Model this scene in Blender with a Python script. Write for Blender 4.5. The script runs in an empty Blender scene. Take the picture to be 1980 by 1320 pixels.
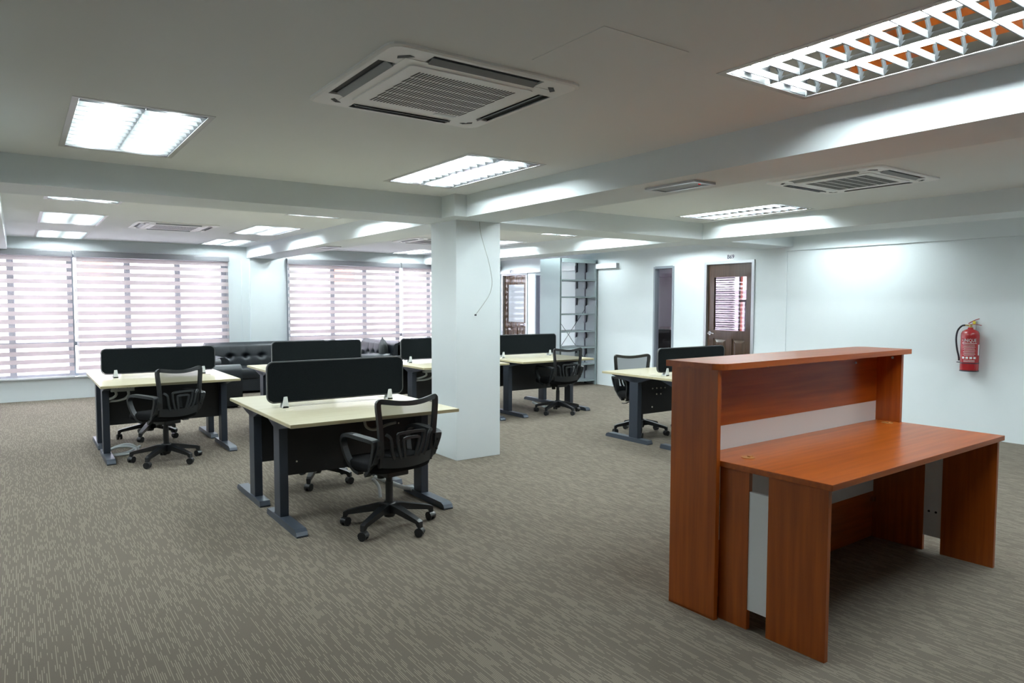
import bpy, bmesh, math, random
from mathutils import Vector, Matrix
random.seed(7)
PI = math.pi
S = bpy.context.scene
COL = S.collection

# ------------------------------------------------------------------ camera, world, exposure
cam_d = bpy.data.cameras.new('camera')
cam = bpy.data.objects.new('camera', cam_d); COL.objects.link(cam)
YAW, PITCH, ROLL, FPX, CAM_Z = math.radians(35.269), math.radians(3.166), math.radians(-0.1225), 1354.7, 1.53
_f = Vector((math.sin(YAW)*math.cos(PITCH), math.cos(YAW)*math.cos(PITCH), -math.sin(PITCH)))
_r = Vector((math.cos(YAW), -math.sin(YAW), 0)); _d = _f.cross(_r)
_c, _s = math.cos(ROLL), math.sin(ROLL)
_r2, _d2 = _c*_r + _s*_d, -_s*_r + _c*_d
_m = Matrix((_r2, -_d2, -_f)).transposed().to_4x4(); _m.translation = (0, 0, CAM_Z)
cam.matrix_world = _m
cam_d.sensor_width = 36; cam_d.lens = FPX/1980*36; cam_d.clip_start = .02; cam_d.clip_end = 300
S.camera = cam

w = bpy.data.worlds.new('sky'); S.world = w; w.use_nodes = True
w.node_tree.nodes['Background'].inputs['Color'].default_value = (.93, .92, 1.0, 1)
w.node_tree.nodes['Background'].inputs['Strength'].default_value = 20.0
TUBE_POWER = 98.0
S.view_settings.view_transform = 'Standard'; S.view_settings.look = 'None'
S.view_settings.gamma = 1.0; S.view_settings.use_curve_mapping = False
S.view_settings.exposure = 0.72
cy = S.cycles
cy.use_denoising = True
cy.caustics_reflective = False; cy.caustics_refractive = False
cy.max_bounces = 10; cy.diffuse_bounces = 6; cy.glossy_bounces = 5; cy.transparent_max_bounces = 16
cy.sample_clamp_indirect = 6.0

# ------------------------------------------------------------------ materials
M = {}
def mat(name, col, rough=.5, metal=0., spec=.5, coat=0., alpha=1.):
    m = bpy.data.materials.new(name); m.use_nodes = True
    b = m.node_tree.nodes['Principled BSDF']
    b.inputs['Base Color'].default_value = (*col, 1); b.inputs['Roughness'].default_value = rough
    b.inputs['Metallic'].default_value = metal; b.inputs['Specular IOR Level'].default_value = spec
    b.inputs['Coat Weight'].default_value = coat; b.inputs['Coat Roughness'].default_value = .08
    M[name] = m; return m
def nodes(m): return m.node_tree.nodes, m.node_tree.links, m.node_tree.nodes['Principled BSDF']
def noise_col(m, c1, c2, scale=(1, 1, 1), nscale=5., detail=4., lo=.35, hi=.65, bump=0., coord='Object'):
    n, l, b = nodes(m)
    tc = n.new('ShaderNodeTexCoord'); mp = n.new('ShaderNodeMapping'); nz = n.new('ShaderNodeTexNoise'); rp = n.new('ShaderNodeValToRGB')
    mp.inputs['Scale'].default_value = scale
    nz.inputs['Scale'].default_value = nscale; nz.inputs['Detail'].default_value = detail
    l.new(tc.outputs[coord], mp.inputs['Vector']); l.new(mp.outputs[0], nz.inputs['Vector']); l.new(nz.outputs['Fac'], rp.inputs[0])
    rp.color_ramp.elements[0].position = lo; rp.color_ramp.elements[1].position = hi
    rp.color_ramp.elements[0].color = (*c1, 1); rp.color_ramp.elements[1].color = (*c2, 1)
    l.new(rp.outputs[0], b.inputs['Base Color'])
    if bump:
        bp = n.new('ShaderNodeBump'); bp.inputs['Strength'].default_value = bump; bp.inputs['Distance'].default_value = .002
        l.new(nz.outputs['Fac'], bp.inputs['Height']); l.new(bp.outputs[0], b.inputs['Normal'])
    return m
noise_col(mat('wall_paint', (.8, .8, .8), .55, spec=.3), (.735, .795, .82), (.765, .82, .845), nscale=1.3)
noise_col(mat('ceiling_paint', (.8, .8, .8), .8, spec=.2), (.85, .885, .90), (.87, .90, .915), nscale=.8)
noise_col(mat('maple', (.7, .6, .4), .28), (.62, .56, .39), (.70, .645, .48), (1.2, 14, 14), 3., 6.)
noise_col(mat('maple_edge', (.5, .45, .3), .4), (.50, .44, .26), (.56, .50, .32), (1, 1, 30), 6.)
def cherry(name, sc, c1=(.275, .054, .0045), c2=(.42, .096, .009)):
    noise_col(mat(name, c1, .30, spec=.6), c1, c2, sc, 2.2, 7., .3, .7)
cherry('cherry_vertical', (16, 16, .9)); cherry('cherry_long', (.9, 16, 16))
mat('white_laminate', (.74, .76, .77), .35)
noise_col(mat('charcoal_fabric', (.02, .02, .02), .95, spec=.1), (.0055, .0075, .009), (.009, .0115, .0135), nscale=260)
mat('screen_trim', (.075, .08, .085), .4); mat('black_plastic', (.008, .009, .0105), .4); mat('arm_plastic', (.013, .016, .019), .42)
noise_col(mat('seat_fabric', (.01, .01, .01), .9, spec=.15), (.004, .0042, .005), (.007, .007, .008), nscale=300)
mat('dark_steel', (.034, .043, .060), .42, .2); mat('foot_steel', (.060, .074, .098), .4, .2)
mat('black_panel', (.006, .0068, .008), .5); mat('chrome', (.75, .76, .78), .18, 1.); mat('brass_bolt', (.80, .78, .70), .35, .1)
mat('white_plastic', (.74, .77, .80), .35); mat('grey_plastic', (.42, .45, .43), .45); mat('cable_white', (.62, .66, .68), .45)
mat('ac_white', (.94, .95, .955), .38); mat('ac_dark', (.012, .013, .018), .6); mat('ac_vane', (.30, .33, .36), .4)
mat('mirror_reflector', (.86, .88, .90), .05, 1.); mat('louvre_white', (.33, .345, .35), .35, .0); mat('light_frame', (.60, .61, .62), .4, .25)
mat('aluminium', (.56, .58, .60), .32, .75); mat('shelf_steel', (.30, .36, .37), .42, .15); mat('frame_grey', (.30, .34, .38), .4, .3)
mat('rail_grey', (.27, .27, .29), .35, .4); mat('red_paint', (.34, .012, .016), .22, coat=.4); mat('yellow_tag', (.72, .62, .05), .5)
mat('brass', (.6, .45, .2), .3, .8); mat('ink_blue', (.008, .012, .05), .5); mat('sign_white', (.78, .81, .84), .4); mat('rubber', (.01, .01, .02), .5)
mat('grommet_orange', (.46, .20, .06), .4); mat('grommet_maple', (.80, .76, .62), .4); mat('concrete', (.62, .61, .62), .8); mat('orange_panel', (.75, .16, .06), .6)
mat('lilac_wall', (.42, .40, .44), .7); mat('sill_white', (.76, .79, .82), .4); mat('pink_paper', (.75, .55, .58), .6); mat('dark_wood', (.03, .016, .012), .3)
noise_col(mat('door_wood', (.05, .025, .015), .22, coat=.5), (.045, .024, .013), (.075, .042, .024), (14, 14, .8), 3., 5.)
noise_col(mat('leather', (.01, .011, .014), .42, spec=.38), (.006, .0085, .012), (.009, .0125, .017), nscale=60, bump=.15)
noise_col(mat('cushion_cloth', (.01, .014, .014), .8), (.010, .014, .014), (.015, .02, .02), nscale=200)

def emis(name, col, st):
    m = bpy.data.materials.new(name); m.use_nodes = True; n = m.node_tree.nodes; n.clear()
    e = n.new('ShaderNodeEmission'); o = n.new('ShaderNodeOutputMaterial')
    e.inputs[0].default_value = (*col, 1); e.inputs[1].default_value = st
    m.node_tree.links.new(e.outputs[0], o.inputs[0]); M[name] = m
emis('tube_glow', (.87, .985, 1.0), TUBE_POWER)
emis('red_led', (1, .02, .02), .25)

def mixmat(name, parts):
    """parts: list of (shader type, colour, weight after the first is the mix factor)"""
    m = bpy.data.materials.new(name); m.use_nodes = True; n = m.node_tree.nodes; l = m.node_tree.links; n.clear()
    o = n.new('ShaderNodeOutputMaterial'); cur = None
    for typ, col, fac in parts:
        s = n.new(typ); s.inputs[0].default_value = (*col, 1)
        if cur is None: cur = s
        else:
            x = n.new('ShaderNodeMixShader'); x.inputs[0].default_value = fac
            l.new(cur.outputs[0], x.inputs[1]); l.new(s.outputs[0], x.inputs[2]); cur = x
    l.new(cur.outputs[0], o.inputs[0]); M[name] = m
D, T, X = 'ShaderNodeBsdfDiffuse', 'ShaderNodeBsdfTranslucent', 'ShaderNodeBsdfTransparent'
mixmat('blind_band', [(D, (.50, .46, .46), 0), (T, (.50, .41, .41), .25)])
mixmat('blind_sheer', [(X, (.36, .36, .375), 0), (T, (.9, .9, .92), .06)])
mixmat('chair_mesh', [(X, (1, 1, 1), 0), (D, (.012, .012, .013), .62)])
def glass(name, tint, refl_rough=.0):
    m = bpy.data.materials.new(name); m.use_nodes = True; n = m.node_tree.nodes; l = m.node_tree.links; n.clear()
    o = n.new('ShaderNodeOutputMaterial'); t = n.new(X); g = n.new('ShaderNodeBsdfGlossy'); fr = n.new('ShaderNodeLayerWeight'); pw = n.new('ShaderNodeMath'); ad = n.new('ShaderNodeMath'); x = n.new('ShaderNodeMixShader')
    t.inputs[0].default_value = (*tint, 1); g.inputs['Roughness'].default_value = refl_rough; fr.inputs[0].default_value = .5; pw.operation = 'POWER'; pw.inputs[1].default_value = 5.0; ad.operation = 'MULTIPLY_ADD'; ad.inputs[1].default_value = .92; ad.inputs[2].default_value = .08
    l.new(fr.outputs['Facing'], pw.inputs[0]); l.new(pw.outputs[0], ad.inputs[0]); l.new(ad.outputs[0], x.inputs[0]); l.new(t.outputs[0], x.inputs[1]); l.new(g.outputs[0], x.inputs[2]); l.new(x.outputs[0], o.inputs[0]); M[name] = m
glass('window_glass', (.94, .95, .96)); glass('tinted_glass', (.93, .91, .94)); glass('dimming_glass', (.085, .07, .08))

def carpet():
    m = mat('carpet', (.15, .14, .12), .95, spec=.05); n, l, b = nodes(m)
    def math_(op, a, c=None, v=None):
        q = n.new('ShaderNodeMath'); q.operation = op
        if hasattr(a, 'is_linked'): l.new(a, q.inputs[0])
        else: q.inputs[0].default_value = a
        if c is not None:
            if hasattr(c, 'is_linked'): l.new(c, q.inputs[1])
            else: q.inputs[1].default_value = c
        return q.outputs[0]
    tc = n.new('ShaderNodeTexCoord'); sp = n.new('ShaderNodeSeparateXYZ'); l.new(tc.outputs['Object'], sp.inputs[0])
    xs = math_('MULTIPLY', sp.outputs[0], 1/.0078); colid = math_('FLOOR', xs); fx = math_('FRACT', xs)
    def wn(u, v):
        cb = n.new('ShaderNodeCombineXYZ'); l.new(u, cb.inputs[0]); l.new(v, cb.inputs[1])
        q = n.new('ShaderNodeTexWhiteNoise'); q.noise_dimensions = '2D'; l.new(cb.outputs[0], q.inputs['Vector']); return q.outputs['Value']
    zero = math_('MULTIPLY', colid, 0.0)
    off = math_('MULTIPLY', wn(colid, zero), 7.3)
    y1 = math_('ADD', math_('MULTIPLY', sp.outputs[1], 1/.062), off)
    r1 = wn(colid, math_('FLOOR', y1))
    y2 = math_('ADD', math_('MULTIPLY', sp.outputs[1], 1/.33), math_('MULTIPLY', off, 3.1))
    r2 = wn(colid, math_('ADD', math_('FLOOR', y2), 91.0))
    tot = math_('ADD', math_('MULTIPLY', r1, .74), math_('MULTIPLY', r2, .26))
    on = math_('GREATER_THAN', tot, .58)
    line = math_('MULTIPLY', math_('GREATER_THAN', fx, .22), math_('LESS_THAN', fx, .62))
    mask = math_('MULTIPLY', on, line)
    # faint seams of the carpet tiles
    sx = math_('ABSOLUTE', math_('SUBTRACT', math_('FRACT', math_('MULTIPLY', sp.outputs[0], 2.0)), .5))
    sy = math_('ABSOLUTE', math_('SUBTRACT', math_('FRACT', math_('MULTIPLY', sp.outputs[1], 2.0)), .5))
    seam = math_('MULTIPLY', math_('GREATER_THAN', math_('MAXIMUM', sx, sy), .4965), .10)
    nz = n.new('ShaderNodeTexNoise'); nz.inputs['Scale'].default_value = 380; nz.inputs['Detail'].default_value = 2; l.new(tc.outputs['Object'], nz.inputs['Vector'])
    nb = n.new('ShaderNodeTexNoise'); nb.inputs['Scale'].default_value = 1.1; nb.inputs['Detail'].default_value = 3; l.new(tc.outputs['Object'], nb.inputs['Vector'])
    rp = n.new('ShaderNodeValToRGB'); l.new(nz.outputs['Fac'], rp.inputs[0])
    rp.color_ramp.elements[0].position = .3; rp.color_ramp.elements[1].position = .7
    rp.color_ramp.elements[0].color = (.155, .132, .107, 1); rp.color_ramp.elements[1].color = (.200, .172, .142, 1)
    mx = n.new('ShaderNodeMixRGB'); l.new(mask, mx.inputs[0]); l.new(rp.outputs[0], mx.inputs[1]); mx.inputs[2].default_value = (.315, .282, .225, 1)
    m2 = n.new('ShaderNodeMixRGB'); m2.blend_type = 'MULTIPLY'; l.new(math_('ADD', math_('MULTIPLY', nb.outputs['Fac'], .25), seam), m2.inputs[0]); l.new(mx.outputs[0], m2.inputs[1]); m2.inputs[2].default_value = (.62, .60, .58, 1)
    l.new(m2.outputs[0], b.inputs['Base Color'])
    bp = n.new('ShaderNodeBump'); bp.inputs['Strength'].default_value = .25; bp.inputs['Distance'].default_value = .003
    l.new(nz.outputs['Fac'], bp.inputs['Height']); l.new(bp.outputs[0], b.inputs['Normal'])
carpet()

# ------------------------------------------------------------------ mesh helpers
class MB:
    def __init__(s): s.v = []; s.f = []; s.sm = []
    def add(s, vs, fs, smooth=False):
        o = len(s.v); s.v += [tuple(p) for p in vs]
        for f in fs: s.f.append([i+o for i in f]); s.sm.append(smooth)
        return s
    def box(s, x0, x1, y0, y1, z0, z1, bev=0.):
        if bev <= 0:
            vs = [(x, y, z) for z in (z0, z1) for y in (y0, y1) for x in (x0, x1)]
            return s.add(vs, [(0, 2, 3, 1), (4, 5, 7, 6), (0, 1, 5, 4), (2, 6, 7, 3), (0, 4, 6, 2), (1, 3, 7, 5)])
        bm = bmesh.new(); bmesh.ops.create_cube(bm, size=1)
        for v in bm.verts: v.co = ((x0+x1)/2+v.co.x*(x1-x0), (y0+y1)/2+v.co.y*(y1-y0), (z0+z1)/2+v.co.z*(z1-z0))
        bmesh.ops.bevel(bm, geom=bm.edges[:], offset=min(bev, .49*min(x1-x0, y1-y0, z1-z0)), segments=2, affect='EDGES', profile=.7)
        bm.verts.index_update(); s.add([v.co[:] for v in bm.verts], [[v.index for v in f.verts] for f in bm.faces], False); bm.free(); return s
    def prism(s, poly, axis, a, b, smooth=False):
        """extrude a 2D polygon along axis ('x': poly=(y,z), 'y': (x,z), 'z': (x,y))"""
        def P(p, t): return (t, p[0], p[1]) if axis == 'x' else (p[0], t, p[1]) if axis == 'y' else (p[0], p[1], t)
        n = len(poly); vs = [P(p, a) for p in poly]+[P(p, b) for p in poly]
        s.add(vs, [tuple(range(n))[::-1], tuple(range(n, 2*n))], False)
        return s.add(vs, [(i, (i+1) % n, n+(i+1) % n, n+i) for i in range(n)], smooth)
    def cyl(s, p0, p1, r0, r1=None, n=16, cap=True):
        r1 = r0 if r1 is None else r1; p0 = Vector(p0); p1 = Vector(p1); d = (p1-p0).normalized()
        u = d.orthogonal().normalized(); w_ = d.cross(u)
        A = [p0+r0*(math.cos(2*PI*i/n)*u+math.sin(2*PI*i/n)*w_) for i in range(n)]; B = [p1+r1*(math.cos(2*PI*i/n)*u+math.sin(2*PI*i/n)*w_) for i in range(n)]
        s.add(A+B, [(i, (i+1) % n, n+(i+1) % n, n+i) for i in range(n)], True)
        if cap: s.add(A+B, [tuple(range(n))[::-1], tuple(range(n, 2*n))])
        return s
    def lathe(s, prof, c=(0, 0, 0), n=24):
        vs = [(c[0]+r*math.cos(2*PI*i/n), c[1]+r*math.sin(2*PI*i/n), c[2]+z) for r, z in prof for i in range(n)]
        k = len(prof)
        fs = [(j*n+i, j*n+(i+1) % n, (j+1)*n+(i+1) % n, (j+1)*n+i) for j in range(k-1) for i in range(n)]
        return s.add(vs, fs, True)
    def tube(s, pts, r, n=8, closed=False):
        pts = [Vector(p) for p in pts]; k = len(pts); vs = []; prev = None
        for i, p in enumerate(pts):
            a = pts[(i-1) % k] if closed or i else p; b = pts[(i+1) % k] if closed or i < k-1 else p
            d = (b-a).normalized()
            u = d.orthogonal().normalized() if prev is None else (prev-prev.dot(d)*d).normalized()
            prev = u; w_ = d.cross(u)
            vs += [p+r*(math.cos(2*PI*j/n)*u+math.sin(2*PI*j/n)*w_) for j in range(n)]
        m = k if closed else k-1
        s.add(vs, [(i*n+j, i*n+(j+1) % n, ((i+1) % k)*n+(j+1) % n, ((i+1) % k)*n+j) for i in range(m) for j in range(n)], True)
        if not closed: s.add(vs, [tuple(range(n))[::-1], tuple(range((k-1)*n, k*n))])
        return s
    def band(s, pts, up, wd, th, closed=False):
        """sweep a wd x th rectangle along pts; wd lies along 'up' (a vector or list)"""
        pts = [Vector(p) for p in pts]; k = len(pts); vs = []
        for i, p in enumerate(pts):
            a = pts[(i-1) % k] if closed or i else p; b = pts[(i+1) % k] if closed or i < k-1 else p
            d = (b-a).normalized(); u = Vector(up[i] if isinstance(up, list) else up).normalized(); q = d.cross(u).normalized()
            W = wd[i] if isinstance(wd, list) else wd
            vs += [p-u*W/2-q*th/2, p+u*W/2-q*th/2, p+u*W/2+q*th/2, p-u*W/2+q*th/2]
        m = k if closed else k-1
        s.add(vs, [(i*4+j, i*4+(j+1) % 4, ((i+1) % k)*4+(j+1) % 4, ((i+1) % k)*4+j) for i in range(m) for j in range(4)], False)
        if not closed: s.add(vs, [(3, 2, 1, 0), tuple(range((k-1)*4, k*4))])
        return s
    def grid(s, fn, nu, nv, smooth=True):
        vs = [fn(i/nu, j/nv) for j in range(nv+1) for i in range(nu+1)]
        return s.add(vs, [(j*(nu+1)+i, j*(nu+1)+i+1, (j+1)*(nu+1)+i+1, (j+1)*(nu+1)+i) for j in range(nv) for i in range(nu)], smooth)
    def mesh(s, name):
        me = bpy.data.meshes.new(name); me.from_pydata(s.v, [], s.f); me.polygons.foreach_set('use_smooth', s.sm)
        bm = bmesh.new(); bm.from_mesh(me); bmesh.ops.recalc_face_normals(bm, faces=bm.faces[:]); bm.to_mesh(me); bm.free()
        me.update(); return me
def rrect(w, h, r, n=5, cx=0, cy=0):
    p = []
    for sx, sy, a0 in ((1, 1, 0), (-1, 1, 90), (-1, -1, 180), (1, -1, 270)):
        for i in range(n+1):
            a = math.radians(a0+90*i/n); p.append((cx+sx*(w/2-r)+r*math.cos(a), cy+sy*(h/2-r)+r*math.sin(a)))
    return p
def smooth_path(pts, k=6, closed=False):
    pts = [Vector(p) for p in pts]; n = len(pts); out = []
    for i in range(n if closed else n-1):
        g = lambda j: pts[j % n] if closed else pts[max(0, min(n-1, j))]
        a, b, c, d = g(i-1), g(i), g(i+1), g(i+2)
        for j in range(k):
            t = j/k; out.append(.5*((2*b)+(c-a)*t+(2*a-5*b+4*c-d)*t*t+(3*b-a-3*c+d)*t**3))
    if not closed: out.append(pts[-1])
    return out

def thing(name, label, cat, loc=(0, 0, 0), rz=0., group=None):
    o = bpy.data.objects.new(name, None); o.empty_display_size = .1; COL.objects.link(o)
    o.location = loc; o.rotation_euler = (0, 0, rz); o['label'] = label; o['category'] = cat
    if group: o['group'] = group
    return o
def obj(name, mb, material, parent=None, loc=None, rot=None):
    me = mb if isinstance(mb, bpy.types.Mesh) else mb.mesh(name)
    if not me.materials: me.materials.append(M[material])
    o = bpy.data.objects.new(name, me); COL.objects.link(o)
    if parent is not None: o.parent = parent
    if loc: o.location = loc
    if rot: o.rotation_euler = rot
    return o
def tag(o, label, cat, group=None):
    o['label'] = label; o['category'] = cat
    if group: o['group'] = group
    return o
def struct(name, mb, material, label=None):
    o = obj(name, mb, material); o['kind'] = 'structure'
    if label: o['label'] = label
    return o
def dup(root, label, loc, rz=0., group=None):
    r = root.copy(); COL.objects.link(r); r.location = loc; r.rotation_euler = (0, 0, rz); r['label'] = label
    if group: r['group'] = group
    for ch in list(root.children):
        c = ch.copy(); COL.objects.link(c); c.parent = r
        for g in list(ch.children):
            e = g.copy(); COL.objects.link(e); e.parent = c
    return r

# ------------------------------------------------------------------ room shell
XR, YB, XL, YF, ZC = 8.908, 13.05, -3.95, -3.6, 2.515
ZB = 2.315
RX = 12.6                                                     # far wall of the offices behind the right wall
struct('floor', MB().box(XL-.3, RX+.3, YF-.3, YB+.3, -.12, 0), 'carpet', 'brown carpet with pale broken pinstripes')

LIGHTS = []                                                    # (x0, y0, label or None, detailed)
def L(x, y, label, det=False): LIGHTS.append((x, y, label, det))
L(.25, 4.005, 'recessed louvre light over open carpet beside the nearest large air conditioner', True)
L(2.47, 3.99, 'recessed louvre light tucked in the beam corner before the column', True)
L(2.485, .68, 'recessed louvre light with mirrored troughs right above the reception desk', True)
L(6.17, 4.18, 'recessed louvre light beside the beam facing door B69', True)
L(.245, 6.80, 'louvre light half hidden by the beam over the desk closest to the windows')
L(.245, 9.27, 'louvre light next to the air conditioner ahead of the striped window blinds')
L(.25, 11.66, 'louvre light at the wall edge above the widest striped blinds')
L(2.50, 6.68, 'thin-looking louvre light just behind the beam beside the column')
L(2.53, 9.30, 'louvre light between the window air conditioner and the long beam')
L(2.57, 11.64, 'louvre light above the black tufted sofa by the wall pier')
L(6.14, 6.75, 'louvre light sliver seen past the cross beam above the steel shelf side')
L(6.14, 9.20, 'louvre light partly behind the column near the bookshelf')
L(6.14, 11.66, 'louvre light beside the far bay air conditioner by the window')
for x, y in ((7.62, .68), (7.62, 4.18), (7.62, 6.75), (7.62, 9.2), (7.62, 11.66), (-1.35, 4.0), (-1.35, 6.8), (-1.35, 9.27), (-1.35, 11.66), (10.2, 6.0), (10.2, 11.3), (4.02, .68), (6.17, .68), (4.02, 4.18), (4.02, 6.75), (4.02, 9.20), (4.02, 11.66)): L(x, y, None)  # office and left bay lights are unseen, added to brighten those areas
UNSEEN = ['louvre light hidden behind the long beam above the desks', 'unseen louvre light added to brighten the office behind the doors', 'louvre light hidden above the wall with the doors and extinguisher', 'unseen louvre light added beyond the far-side beam to brighten the floor by the blinds']
LW, LL = .65, 1.32
def ceiling():
    holes = [(x+.02, x+LW-.02, y+.02, y+LL-.02) for x, y, _, _ in LIGHTS]
    xs = sorted({XL-.3, RX+.3, *[h[0] for h in holes], *[h[1] for h in holes]}); ys = sorted({YF-.3, YB+.3, *[h[2] for h in holes], *[h[3] for h in holes]})
    mb = MB(); vid = {}
    def V(i, j):
        if (i, j) not in vid: vid[i, j] = len(mb.v); mb.v.append((xs[i], ys[j], ZC))
        return vid[i, j]
    for i in range(len(xs)-1):
        for j in range(len(ys)-1):
            cx, cyy = (xs[i]+xs[i+1])/2, (ys[j]+ys[j+1])/2
            if any(h[0] < cx < h[1] and h[2] < cyy < h[3] for h in holes): continue
            mb.f.append([V(i, j), V(i, j+1), V(i+1, j+1), V(i+1, j)]); mb.sm.append(False)
    return mb
struct('ceiling', ceiling(), 'ceiling_paint')
struct('roof_slab', MB().box(XL-.3, RX+.3, YF-.3, YB+.3, ZC+.2, ZC+.4), 'concrete')

# back wall with two wide window openings
W1, W2 = (-3.3, 3.06), (4.11, 8.82)
ZS, ZH = .345, 2.28
mb = MB()
mb.box(XL-.3, RX+.3, YB, YB+.2, 0, ZS); mb.box(XL-.3, RX+.3, YB, YB+.2, ZH, ZC+.2)
for a, b in ((XL-.3, W1[0]), (W1[1], W2[0]), (W2[1], RX+.3)): mb.box(a, b, YB, YB+.2, ZS, ZH)
struct('wall_back', mb, 'wall_paint')
struct('wall_pier', MB().box(3.43, 3.93, YB-.10, YB, 0, ZB).box(3.30, 3.43, YB-.03, YB, 0, ZB), 'wall_paint')
struct('wall_left', MB().box(XL-.2, XL, YF-.2, YB, 0, ZC+.2), 'wall_paint')
struct('wall_front', MB().box(XL, RX+.2, YF-.2, YF, 0, ZC+.2), 'wall_paint')
# right wall with doors and sidelights
OPEN = [(6.43, 7.28, 0, 2.145), (7.955, 8.395, .06, 2.14), (11.33, 11.74, .06, 2.13), (12.06, 12.945, 0, 2.14)]
mb = MB(); yy = YF
for a, b, z0, z1 in OPEN:
    mb.box(XR, XR+.12, yy, a, 0, ZC+.2); mb.box(XR, XR+.12, a, b, z1, ZC+.2)
    if z0 > 0: mb.box(XR, XR+.12, a, b, 0, z0)
    yy = b
mb.box(XR, XR+.12, yy, YB, 0, ZC+.2)
struct('wall_right', mb, 'wall_paint')
struct('trim_1', MB().box(XR-.035, XR, 0.2, 5.86, 2.265, ZC), 'wall_paint')
struct('trim_2', MB().box(XR-.012, XR, 5.865, 6.33, 0, ZB), 'wall_paint')
struct('trim_3', MB().box(XR-.075, XR, 9.25, 9.795, 2.16, 2.25).box(XR-.05, XR, 10.42, YB, 2.16, 2.25), 'sign_white', 'white boxed cable trunking along the wall')
# beams
struct('ceiling_beam', MB().box(3.40, 3.905, YF, YB, ZB, ZC+.1), 'wall_paint')
struct('ceiling_beam', MB().box(6.965, 7.50, YF, YB, ZB, ZC+.1), 'wall_paint')
struct('ceiling_beam', MB().box(-.60, -.085, YF, YB, ZB, ZC+.1), 'wall_paint')
struct('ceiling_beam', MB().box(XL, XR, 5.765, 6.325, ZB+.002, ZC+.1), 'wall_paint')
struct('ceiling_beam', MB().box(XL, XR, -.33, .22, ZB+.002, ZC+.1), 'wall_paint')
struct('ceiling_haunch', MB().box(3.27, 3.41, 5.53, 5.77, ZB+.001, ZC), 'wall_paint')
struct('column', MB().box(3.438, 3.945, 5.785, 6.28, 0, ZB+.01, .006), 'wall_paint', 'square white painted column with a chipped base')
# offices behind the right wall
mb = MB()
for a, b, z0, z1 in ((YF, 8.6, 0, 2.7), (8.6, 10.5, 0, .85), (8.6, 10.5, 2.2, 2.7), (10.5, 11.9, 0, 2.7), (11.9, YB, 0, .85), (11.9, YB, 2.3, 2.7)): mb.box(RX, RX+.2, a, b, z0, z1)
struct('wall_office', mb, 'lilac_wall'); struct('wall_partition', MB().box(XR+.12, RX, 10.85, 10.95, 0, ZC), 'lilac_wall')
struct('wall_partition', MB().box(XR+.12, RX, 4.2, 4.3, 0, ZC), 'lilac_wall')
struct('trim_4', MB().box(11.0, RX, 10.55, 10.85, 2.1, ZC), 'lilac_wall')

# ------------------------------------------------------------------ windows of the back wall
def window(name, x0, x1, muls, lab):
    o = struct(name, MB().box(x0, x1, YB+.10, YB+.15, ZS, ZS+.05).box(x0, x1, YB+.10, YB+.15, ZH-.05, ZH).box(x0, x1, YB+.09, YB+.15, .835, .90), 'frame_grey', lab)
    for k, m_ in enumerate(muls):
        obj('mullion', MB().box(m_-.045, m_+.045, YB+.08, YB+.16, ZS, ZH), 'frame_grey', o)
    e = [x0]+list(muls)+[x1]
    for k in range(len(e)-1):
        if e[k+1]-e[k] > .1: obj('pane', MB().box(e[k]+.045, e[k+1]-.045, YB+.118, YB+.124, ZS+.05, ZH-.05), 'window_glass', o)
    obj('sill', MB().box(x0-.02, x1+.02, YB-.04, YB+.09, ZS-.012, ZS+.006, .004), 'sill_white', o)
    return o
window('window_1', W1[0], W1[1], [-3.26, -2.45, -1.65, -.85, -.06, .71, 1.51, 2.27, 3.02], 'wide aluminium window behind the striped blinds')
window('window_2', W2[0], W2[1], [4.15, 5.02, 5.68, 6.40, 7.12, 7.85, 8.60], 'wide aluminium window behind the sofas')

def blind(label, x0, x1, zbot, ph, group='striped roller blinds'):
    t = thing('zebra_blind', label, 'blind', ((x0+x1)/2, YB-.055, 0), 0, group); h = (x1-x0)/2
    per, bh = .1235, .069
    obj('cassette', MB().box(-h-.005, h+.005, -.045, .045, 2.235, 2.325, .012), 'rail_grey', t)
    obj('mounting_rail', MB().box(-h, h, -.03, .05, 2.327, 2.338), 'aluminium', t)
    obj('sheer_panel', MB().grid(lambda u, v: (-h+.01+(2*h-.02)*u, 0, zbot+(2.24-zbot)*v), 1, 1, False), 'blind_sheer', t)
    z = 2.213; me = MB().grid(lambda u, v: (-h+.01+(2*h-.02)*u, -.006, -bh/2+bh*v), 1, 1, False).mesh('fabric_band'); me.materials.append(M['blind_band'])
    k = 0
    while z-bh/2 > zbot:
        obj('fabric_band', me, None, t, (0, 0, z-(.018 if k == 0 else 0))); z -= per; k += 1
    obj('bottom_rail', MB().box(-h+.005, h-.005, -.014, .008, zbot-.02, zbot+.005, .004), 'white_plastic', t)
    obj('pull_chain', MB().tube([(-h+.004, -.03, 2.235), (-h+.006, -.034, 1.3), (-h+.012, -.034, .55), (-h+.022, -.034, .50), (-h+.028, -.034, .56), (-h+.026, -.034, 1.3), (-h+.022, -.03, 2.235)], .004, 5), 'white_plastic', t)
    return t
blind('striped roller blind wide end panel running past the end of the beam', -3.3, -.72, .36, 0)
blind('striped roller blind panel with its pull chain beside the desk closest to the windows', -.70, .735, .36, 0)
blind('striped roller blind panel behind the screen of the desk closest to the windows', .765, 3.075, .36, 0)
blind('striped roller blind panel behind the tufted sofa next to the wall pier', 4.10, 6.395, .36, 0)
blind('striped roller blind panel half hidden by the column', 6.42, 8.86, .36, 0)

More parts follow.
